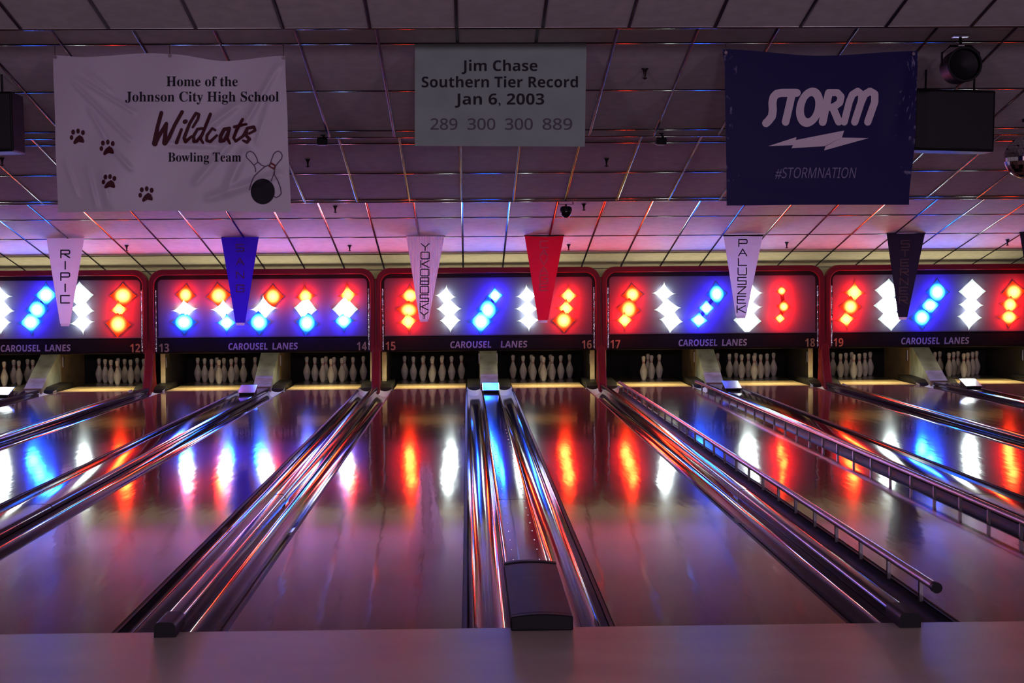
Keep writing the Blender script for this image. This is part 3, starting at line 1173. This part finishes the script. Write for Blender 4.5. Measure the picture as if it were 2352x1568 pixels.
for cx, cy, rot_, toes in ((608, 812, 0, 1), (838, 897, 0, 1), (848, 1158, .1, .92), (1138, 1257, 0, 1)):
    mb = MB()
    zz = lambda dx, dy: (cx / 3.36 + (dx * math.cos(rot_) - dy * math.sin(rot_)) / 3.36, -(80 + cy / 3.36 + (dx * math.sin(rot_) + dy * math.cos(rot_)) / 3.36))
    pad = [(-42, 26), (-40, 8), (-22, -20), (6, -40), (30, -24), (42, 8), (36, 22), (16, 18), (0, 14), (-16, 24), (-30, 32)]
    mb.poly([f1(*zz(dx, dy)) for dx, dy in pad])
    for tx, ty, ra, rb in ((-56, -20, 14, 19), (-44, -62, 15, 20), (-6, -70, 14, 20), (32, -58, 15, 20)):
        mb.poly([f1(*zz(tx * toes + ra * math.cos(t), ty * toes + rb * math.sin(t))) for t in [2 * math.pi * i / 14 for i in range(14)]])
    mb.build('paw_print', M['print_maroon'], b1, recalc=False)
z4 = lambda pts: [(560 + x / 9.8, -(340 + y / 9.8)) for x, y in pts]
part_strokes('pin_outline', M['print_line'], b1, [
    (z4([(265, 530), (265, 470), (235, 395), (130, 280), (62, 210), (50, 150), (80, 95), (140, 70), (205, 95), (250, 150), (295, 230), (312, 310), (400, 385), (480, 412)]), 2.3),
    (z4([(225, 385), (312, 320)]), 2.0),
    (z4([(480, 412), (340, 530), (235, 630), (170, 770), (125, 940)]), 2.3)], f1, 'thin outline of the left pin')
part_strokes('pin_outline', M['print_line'], b1, [
    (z4([(480, 412), (585, 372), (630, 240), (670, 135), (720, 85), (770, 68), (830, 92), (866, 165), (850, 240), (770, 330), (715, 400), (690, 500), (668, 600), (612, 740)]), 2.3),
    (z4([(690, 500), (690, 600), (760, 720), (825, 890), (842, 1020), (795, 1080), (725, 1115), (680, 1085)]), 2.3)], f1, 'thin outline of the right pin')
mb = MB()
for q in ([(600, 305), (725, 380), (708, 418), (580, 345)], [(565, 385), (695, 455), (680, 492), (550, 412)]):
    mb.poly([f1(*p) for p in z4(q)])
for q in ([(580, 345), (610, 362), (590, 400), (562, 385)], [(685, 405), (708, 418), (695, 455), (668, 442)]):
    mb.poly([f1(*p) for p in z4(q)])
mb.build('pin_band', M['print_red'], b1, recalc=False)
mb = MB()
f1b = lambda x, y: at(x, -y, YB - disp1(x, -y) - .010)
for i in range(40):
    t0, t1 = 2 * math.pi * i / 40, 2 * math.pi * (i + 1) / 40
    for ra, rb in ((0, .35), (.35, .7), (.7, 1)):
        q = [(425 + 270 * r_ * math.cos(t), 975 + 288 * r_ * math.sin(t)) for r_, t in ((ra, t0), (rb, t0), (rb, t1), (ra, t1))]
        q = q[1:] if ra == 0 else q
        mb.poly([f1b(*p) for p in z4(q)])
mb.build('ball_print', M['print_black'], b1, recalc=False)


def hook(parent, px, py, Y, first=[]):
    p = at(px, py, Y)
    zt = ceil_z(Y)
    mb = MB()
    mb.lathe([(.007, -.004), (.013, -.004), (.013, .004), (.007, .004)], 14, (p.x, p.y - .004, p.z), axis='y')
    mb.tube([(p.x, p.y, p.z), (p.x, p.y + .004, p.z + .02), (p.x, p.y, max(p.z + .03, zt - .004))], .003, 6)
    mb.build('grommet', M['brass'], parent, smooth=True)


for px, py in ((126, 131), (390, 128), (651, 133)):
    hook(b1, px, py, YB - .012)

# --- record sign
P00, P10, P11, P01 = at(953, 100, YB), at(1347, 98, YB), at(1343, 337, YB), at(953, 335, YB)
mb = MB()
fr = [mb.bm.verts.new(p + Vector((0, -.006, 0))) for p in (P00, P01, P11, P10)]
bk = [mb.bm.verts.new(p + Vector((0, .004, 0))) for p in (P00, P01, P11, P10)]
mb.bm.faces.new(fr); mb.bm.faces.new(bk[::-1])
for i in range(4):
    mb.bm.faces.new((fr[i], bk[i], bk[(i + 1) % 4], fr[(i + 1) % 4]))
b2 = mb.build('record_sign', M['sign'])
tag(b2, 'flat pale rectangular sign with four lines of dark lettering hanging from the ceiling', 'sign')
f2 = lambda x, y: at(x, -y, YB - .009)
part_text(b2, M['print_black'], 'Jim Chase', 1147.5, 163, 174, 26, f2, conv=sans, label='top line')
part_text(b2, M['print_black'], 'Southern Tier Record', 1148, 200.5, 359, 26, f2, conv=sans, label='second line')
part_text(b2, M['print_black'], 'Jan 6, 2003', 1147.5, 240, 205, 25.5, f2, conv=sans, label='third line')
for i, (t, cx, wd) in enumerate((('289', 1019.7, 62), ('300', 1105.8, 64), ('300', 1191.8, 64), ('889', 1280.2, 68))):
    part_text(b2, M['print_grey'], t, cx, 297.5, wd, 26, f2, conv=lambda t: sans(t, False), bold=.012, label='grey score in the bottom line')

# --- dark blue banner
SEG3 = [(1700, 440, 1900, 468, 22, .008), (2080, 150, 2050, 300, 24, .012)]


def disp3(x, y):
    return ridge(x, y, SEG3) + .008 * math.sin((x - 1660) / 95.0) * math.sin((y - 60) / 130.0)


ed3 = ([(0, 113), (.5, 128), (1, 117)], [(0, 472), (.5, 470), (1, 470)], [(0, 1659), (.12, 1665), (1, 1669)], [(0, 2108), (.5, 2103), (1, 2088)])
m = mat('blue_vinyl', (.022, .016, .10), .5, spec=.12)
nt = m.node_tree
b = nt.nodes['Principled BSDF']
tc = nt.nodes.new('ShaderNodeTexCoord')
nz = nt.nodes.new('ShaderNodeTexNoise'); nz.inputs['Scale'].default_value = 17; nz.inputs['Detail'].default_value = 5
nt.links.new(tc.outputs['Generated'], nz.inputs['Vector'])
sx = nt.nodes.new('ShaderNodeSeparateXYZ'); nt.links.new(tc.outputs['Generated'], sx.inputs[0])
# scuffs gather towards both side edges
ab = nt.nodes.new('ShaderNodeMath'); ab.operation = 'SUBTRACT'; ab.inputs[1].default_value = .5
nt.links.new(sx.outputs[0], ab.inputs[0])
a2 = nt.nodes.new('ShaderNodeMath'); a2.operation = 'ABSOLUTE'; nt.links.new(ab.outputs[0], a2.inputs[0])
ed = nt.nodes.new('ShaderNodeMapRange'); ed.inputs[1].default_value = .28; ed.inputs[2].default_value = .5; ed.inputs[3].default_value = -.2; ed.inputs[4].default_value = .055
nt.links.new(a2.outputs[0], ed.inputs[0])
ad = nt.nodes.new('ShaderNodeMath'); ad.operation = 'ADD'
nt.links.new(nz.outputs[0], ad.inputs[0]); nt.links.new(ed.outputs[0], ad.inputs[1])
rp = nt.nodes.new('ShaderNodeMapRange'); rp.inputs[1].default_value = .62; rp.inputs[2].default_value = .74
nt.links.new(ad.outputs[0], rp.inputs[0])
mx = nt.nodes.new('ShaderNodeMix'); mx.data_type = 'RGBA'
mx.inputs[6].default_value = (.010, .006, .070, 1); mx.inputs[7].default_value = (.20, .19, .30, 1)
nt.links.new(rp.outputs[0], mx.inputs[0]); nt.links.new(mx.outputs[2], b.inputs['Base Color'])
b3 = sheet('dark_blue_banner', m, ed3, 60, 50, disp3, YB)
tag(b3, 'dark blue scuffed banner with pale slanted logo and lightning bolt hanging from the ceiling', 'banner')
f3 = lambda x, y: at(x, -y, YB - disp3(x, -y) - .009)
q3 = lambda pts: [(1620 + x / 3.213, -(60 + y / 3.213)) for x, y in pts]
k3 = 1 / 3.213
part_strokes('logo_lettering', M['logo'], b3, [(q3(p), wd * k3) for p, wd in [
    ([(675, 492), (560, 492), (525, 500), (503, 525), (495, 565), (498, 620), (492, 665), (465, 700), (448, 716)], 60),
    ([(640, 500), (615, 610), (592, 708)], 56)]], f3, 'joined first two pale letters')
mb = MB()
N = 36
for i in range(N):
    t0, t1 = 2 * math.pi * i / N, 2 * math.pi * (i + 1) / N
    sh = lambda x, y: (770 + x - (y) * .16, 598 + y)
    q = [sh(98 * math.cos(t0), 145 * math.sin(t0)), sh(98 * math.cos(t1), 145 * math.sin(t1)), sh(40 * math.cos(t1), 82 * math.sin(t1)), sh(40 * math.cos(t0), 82 * math.sin(t0))]
    mb.poly([f3(*p) for p in q3(q)])
mb.build('logo_lettering', M['logo'], b3, recalc=False)['label'] = 'pale slanted ring letter'
part_strokes('logo_lettering', M['logo'], b3, [(q3(p), wd * k3) for p, wd in [
    ([(912, 492), (888, 600), (866, 708)], 58), ([(915, 490), (975, 490), (1002, 520), (992, 565), (950, 595), (915, 600)], 52),
    ([(945, 610), (985, 706)], 56)]], f3, 'pale letter with a slanted leg')
part_strokes('logo_lettering', M['logo'], b3, [(q3(p), wd * k3) for p, wd in [
    ([(1025, 708), (1062, 560), (1085, 505), (1125, 480), (1155, 505), (1150, 560), (1102, 708)], 52),
    ([(1102, 708), (1150, 560), (1175, 505), (1215, 480), (1250, 500), (1250, 560), (1198, 708)], 54)]], f3, 'pale last letter with two arches')
mb = MB()
for q in ([(465, 885), (672, 818), (668, 840), (648, 878)], [(648, 878), (668, 840), (1025, 770), (1008, 822), (880, 886), (635, 900)], [(1008, 822), (1205, 826), (876, 917), (888, 886)]):
    mb.poly([f3(*p) for p in q3(q)])
mb.build('lightning_bolt', M['logo'], b3, recalc=False)
part_text(b3, M['hashtag'], '#STORMNATION', 1874, 408.5, 187, 24, f3, conv=lambda t: sans(t, False), shear=.22, label='thin grey slanted line below the bolt')
for px, py in ((1667, 121), (2098, 124)):
    hook(b3, px, py, YB - .012)

# ------------------------------------------------------------------ pennants hung in front of the masks
YP = 15.60
pin_stripe = mat('striped_pennant', (.66, .60, .66), .8, trans=.35)
nt = pin_stripe.node_tree
tc = nt.nodes.new('ShaderNodeTexCoord')
wv = nt.nodes.new('ShaderNodeTexWave'); wv.inputs['Scale'].default_value = 4.6
wv.bands_direction = 'X'
nt.links.new(tc.outputs['Generated'], wv.inputs['Vector'])
cr = nt.nodes.new('ShaderNodeValToRGB')
cr.color_ramp.elements[0].position = .08; cr.color_ramp.elements[0].color = (.16, .10, .20, 1)
cr.color_ramp.elements[1].position = .22; cr.color_ramp.elements[1].color = (.66, .60, .66, 1)
nt.links.new(wv.outputs[0], cr.inputs[0])
nt.links.new(cr.outputs[0], nt.nodes['Principled BSDF'].inputs['Base Color'])

PEN = [  # name, material, letters material, top (x0, x1, y), bottom (x0, x1, y), letters, first y, pitch, width, height, label
    ('pen_white', 'txt_black', (106, 194, 543), (138, 161, 743), 'RIPIC', 583, 26, 20, 17, 3.2, 'white tapering pennant with five widely spaced dark letters, leftmost of the pennants'),
    ('pen_blue', 'txt_brown', (507, 595, 541), (541, 563, 741), 'SANG', 569, 31, 17, 15, 2.6, 'blue tapering pennant hanging in front of the mask numbered 13 and 14'),
    ('stripe', 'txt_black', (933, 1021, 541), (963, 985, 733), 'YOKOBOSKY', 567, 19.6, 19, 15.5, 2.5, 'white pinstriped tapering pennant with nine dark letters'),
    ('pen_red', 'txt_pink', (1205, 1295, 541), (1236, 1259, 735), 'CAVAGE', 561, 19.6, 18, 15, 2.0, 'red tapering pennant hanging in front of the mask numbered 15 and 16'),
    ('pen_white', 'txt_black', (1662, 1752, 541), (1690, 1714, 725), 'PALUSZEK', 558, 21.7, 19, 16, 2.6, 'white tapering pennant with eight dark letters, in front of the mask numbered 17 and 18'),
    ('pen_black', 'txt_tan', (2036, 2125, 534), (2063, 2084, 728), 'STERNER', 560, 21.5, 18, 15, 2.4, 'black tapering pennant with tan letters, in front of the mask numbered 19 and 20'),
    ('pen_black', None, (2342, 2432, 534), (2372, 2394, 728), '', 0, 0, 0, 0, 0, 'black tapering pennant cut off by the right edge of the photo'),
]
for pm, tm, (x0, x1, yt), (xb0, xb1, yb), word_, fy_, pit, gw, gh, th, lab in PEN:
    ph = random.uniform(0, 6)
    dsp = lambda x, y: .010 * math.sin((x - x0) / 15.0 + ph) * (.3 + (y - yt) / (yb - yt)) + .012 * math.sin((y - yt) / 60.0 + ph)
    ctr = at((x0 + x1) / 2, yt, YP)
    root = tag(empty('pennant', ctr), lab, 'pennant', 'tapering pennants hung in front of the masks')
    edg = ([(0, yt), (.5, yt + 2), (1, yt)], [(0, yb), (1, yb)], [(0, x0), (1, xb0)], [(0, x1), (1, xb1)])
    # straight tapering sides
    mb = MB(); V = []
    for j in range(31):
        v = j / 30
        V.append([mb.bm.verts.new(at(lerp(lerp(x0, xb0, v), lerp(x1, xb1, v), i / 12), lerp(yt + 2.5 * math.sin(math.pi * i / 12), yb, v), YP - dsp(lerp(lerp(x0, xb0, v), lerp(x1, xb1, v), i / 12), lerp(yt, yb, v))) - ctr) for i in range(13)])
    for j in range(30):
        for i in range(12):
            mb.bm.faces.new((V[j][i], V[j + 1][i], V[j + 1][i + 1], V[j][i + 1]))
    mb.build('cloth', pin_stripe if pm == 'stripe' else M[pm], root, smooth=True, angle=80, recalc=False)
    mb = MB()
    q = [at(x, y, YP - dsp(x, yb)) - ctr for x, y in ((xb0 + 1, yb), (xb1 - 1, yb), (xb1 - 2, yb + 6), (xb0 + 2, yb + 6))]
    mb.poly(q)
    e = mb.build('hem', M['hem'], root, recalc=False); e['label'] = 'pale bottom hem'
    mb = MB()
    a_, b_ = at(x0 - 1, yt, YP) - ctr, at(x1 + 1, yt, YP) - ctr
    mb.tube([a_, b_], .009, 10)
    for t in (.12, .88):
        p = a_.lerp(b_, t)
        mb.tube([p, p + Vector((0, .01, max(.012, ceil_z(YP) - ctr.z - p.z)))], .003, 6)
    mb.build('rod', M['print_black'], root, smooth=True)
    fm = lambda x, y: at(x, -y, YP - dsp(x, -y) - .006) - ctr
    for i, ch in enumerate(word_):
        yy = fy_ + i * pit
        v = (yy - yt) / (yb - yt)
        cx_ = lerp((x0 + x1) / 2, (xb0 + xb1) / 2, v)
        mb = MB()
        put_glyph(mb, ch, cx_, -yy, gw * (.5 if ch == 'I' else 1), gh, th, fm)
        mb.build('letter', M[tm], root, recalc=False)

# ------------------------------------------------------------------ things fixed to the ceiling


def on_ceiling(px, py, ylo=-2.0, yhi=20.0):
    """where that line of sight meets the ceiling, searching between two depths"""
    best = None
    Y = ylo
    while Y < yhi:
        p = at(px, py, Y)
        e = abs(p.z - ceil_z(Y))
        if best is None or e < best[0]:
            best = (e, p)
        Y += .02
    return best[1]


mb = MB()
mb.lathe([(.030, 0), (.030, -.006), (.020, -.018), (.014, -.030), (.010, -.055), (.008, -.072), (.022, -.076), (.022, -.081), (.006, -.090)], 14)
sp0 = mb.build('sprinkler', M['sprinkler'], smooth=True, angle=45)
used = False
for px, py, lo, hi, lb in ((1481, 157, 4.4, 8.0, 'sprinkler head on the ceiling between the flat sign and the dark blue banner'),
                           (707, 365, 8.3, 11.9, 'sprinkler head on the ceiling right of the white banner, below the left spotlight'),
                           (1393, 364, 8.3, 11.9, 'sprinkler head on the ceiling just right of the flat sign, lower corner'),
                           (770, 473, 12.1, 16, 'sprinkler head at the front of the bright ceiling section, above the mask numbered 14'),
                           (1341, 468, 12.1, 16, 'sprinkler head beside the dome camera'),
                           (291, 563, 12.1, 17, 'sprinkler head on the bright ceiling above number 12'),
                           (803, 563, 12.1, 17, 'sprinkler head on the bright ceiling above number 14'),
                           (1306, 561, 12.1, 17, 'sprinkler head on the bright ceiling right of the red pennant'),
                           (1807, 556, 12.1, 17, 'sprinkler head on the bright ceiling right of the pennant with eight letters'),
                           (2314, 550, 12.1, 17, 'sprinkler head on the bright ceiling beside the rightmost pennant'),
                           (5, 362, 8.3, 11.9, 'sprinkler head on the ceiling below the left speaker')):
    p = on_ceiling(px, py, lo, hi)
    o = sp0.copy() if used else sp0
    if used:
        col.objects.link(o)
    used = True
    o.location = (p.x, p.y, ceil_z(p.y) - .001)
    tag(o, lb, 'sprinkler', 'ceiling sprinklers')

for px, py, lb in ((742, 325, 'small black spotlight on the ceiling edge right of the white banner'), (1519, 324, 'small black spotlight on the ceiling edge left of the dark blue banner')):
    Y = 8.02
    p = at(px, py, Y)
    zt = ceil_z(Y)
    o = tag(empty('spotlight', (p.x, Y, zt)), lb, 'spotlight', 'small ceiling spotlights')
    h = p.z - zt
    mb = MB(); mb.lathe([(.022, -.012), (.022, 0)], 14); mb.tube([(0, 0, -.01), (.012, -.01, h * .45), (.012, 0, h + .02)], .010, 8)
    mb.build('bracket', M['black'], o, smooth=True)
    mb = MB(); mb.box(-.052, .045, -.06, .06, h - .036, h + .030)
    mb.build('head', M['black'], o, bevel=.010)
    mb = MB(); mb.lathe([(.026, 0), (.026, .006)], 16, (0, .060, h - .004), axis='y')
    mb.build('lens', M['lens'], o, smooth=True)

# dome camera behind the third section's edge
Y = 12.25
p = at(1300, 488, Y)
o = tag(empty('dome_camera', (p.x, Y, ceil_z(Y))), 'black dome camera hanging under the ceiling edge above the red pennant', 'camera')
h = p.z - ceil_z(Y)
mb = MB()
mb.tube([(-.085, 0, 0), (-.085, 0, h + .10), (.085, 0, h + .10), (.085, 0, 0)], .007, 8)
mb.tube([(0, 0, h + .04), (0, 0, h + .10)], .012, 8)
mb.build('bracket', M['sprinkler'], o, smooth=True)
mb = MB(); mb.lathe([(.045, h + .075), (.068, h + .06), (.072, h + .03), (.072, h + .02)], 24)
mb.build('collar', M['black'], o, smooth=True)
mb = MB(); mb.lathe([(.070 * math.cos(t), h + .02 + .085 * math.sin(t)) for t in [-(math.pi / 2) * i / 10 for i in range(11)]][:-1] + [(.002, h - .065)], 24)
mb.build('dome', M['lens'], o, smooth=True)


def speaker_box(px0, px1, py0, py1, Y, depth, label, tilt=0.0):
    a, b = at(px0, py0, Y), at(px1, py1, Y)
    wd, ht = abs(b.x - a.x), abs(a.z - b.z)
    cx_, cz_ = (a.x + b.x) / 2, (a.z + b.z) / 2
    o = tag(empty('speaker', (cx_, Y, cz_)), label, 'speaker', 'black ceiling speakers')
    mb = MB(); mb.box(-wd / 2, wd / 2, 0, depth, -ht / 2, ht / 2)
    mb.build('cabinet', M['black'], o, bevel=.012)
    mb = MB(); mb.box(-wd / 2 + .015, wd / 2 - .015, -.012, .002, -ht / 2 + .015, ht / 2 - .015)
    mb.build('grille', M['rubber'], o, bevel=.006)
    zt = ceil_z(Y + depth / 2) - cz_
    for sx in (-1, 1):
        mb = MB(); mb.tube([(sx * wd * .3, depth / 2, ht / 2 - .01), (sx * wd * .3, depth / 2, zt + .01)], .009, 8)
        mb.build('hanger', M['black'], o, smooth=True)
    return o


s1 = speaker_box(2098, 2285, 206, 346, 6.0, .30, 'black box speaker hanging right of the dark blue banner')
s1.rotation_euler = (0, math.radians(1.6), 0)
s2 = speaker_box(-150, 30, 212, 349, 6.0, .36, 'black box speaker hanging left of the white banner')
s2.rotation_euler = (0, math.radians(-1.2), 0)
for sx in (-1, 1):
    pass
mb = MB(); mb.tube([(.0, -.0, -.262), (.05, .02, -.268), (.09, .05, -.256)], .011, 8)
e = mb.build('bolt', M['steel'], s2, smooth=True)

# round stage can above the right speaker
Y = 5.2
p = at(2215, 148, Y)
o = tag(empty('stage_light', (p.x, Y, p.z)), 'round black stage light hanging above the right speaker', 'stage light')
mb = MB(); mb.lathe([(.118, .26), (.128, .20), (.134, .0), (.137, -.01), (.134, -.02), (.120, -.02), (.112, .02), (.02, .05)], 32, axis='y')
mb.build('can', M['black'], o, smooth=True, angle=40)
mb = MB()
zt = ceil_z(Y + .1) - p.z
mb.tube([(-.145, .10, 0), (-.145, .10, .10), (-.08, .10, .155), (.08, .10, .155), (.145, .10, .10), (.145, .10, 0)], .009, 8)
mb.tube([(0, .10, .15), (0, .10, zt + .01)], .012, 8)
mb.build('yoke', M['black'], o, smooth=True)
mb = MB(); mb.box(-.06, .06, .06, .14, zt - .014, zt - .002); mb.tube([(-.02, .10, .158), (.03, .10, .158)], .014, 8)
mb.build('clamp', M['steel'], o, bevel=.003)

# mirror ball
Y = 7.6
p = at(2355, 362, Y)
o = tag(empty('mirror_ball', (p.x, Y, p.z)), 'mirror ball at the right edge, hanging beside the right speaker', 'mirror ball')
mb = MB()
r_ = .192
for j in range(16):
    a0, a1 = -math.pi / 2 + math.pi * j / 16, -math.pi / 2 + math.pi * (j + 1) / 16
    n = max(6, int(32 * math.cos((a0 + a1) / 2)))
    for i in range(n):
        t0, t1 = 2 * math.pi * (i + .03) / n, 2 * math.pi * (i + .97) / n
        mb.poly([(r_ * math.cos(a) * math.cos(t), r_ * math.cos(a) * math.sin(t), r_ * math.sin(a)) for a, t in ((a0 + .004, t0), (a0 + .004, t1), (a1 - .004, t1), (a1 - .004, t0))])
mb.build('mirror_tiles', M['mirror'], o, recalc=False)
mb = MB(); mb.lathe([(.985 * r_ * math.cos(t) + .001, .985 * r_ * math.sin(t)) for t in [-math.pi / 2 + math.pi * i / 16 for i in range(17)]], 32)
mb.build('core', M['black'], o, smooth=True)
mb = MB(); mb.tube([(0, 0, r_ * .95), (0, 0, ceil_z(Y) - p.z + .01)], .009, 8); mb.lathe([(.03, ceil_z(Y) - p.z - .03), (.03, ceil_z(Y) - p.z)], 14)
mb.build('rod', M['black'], o, smooth=True)
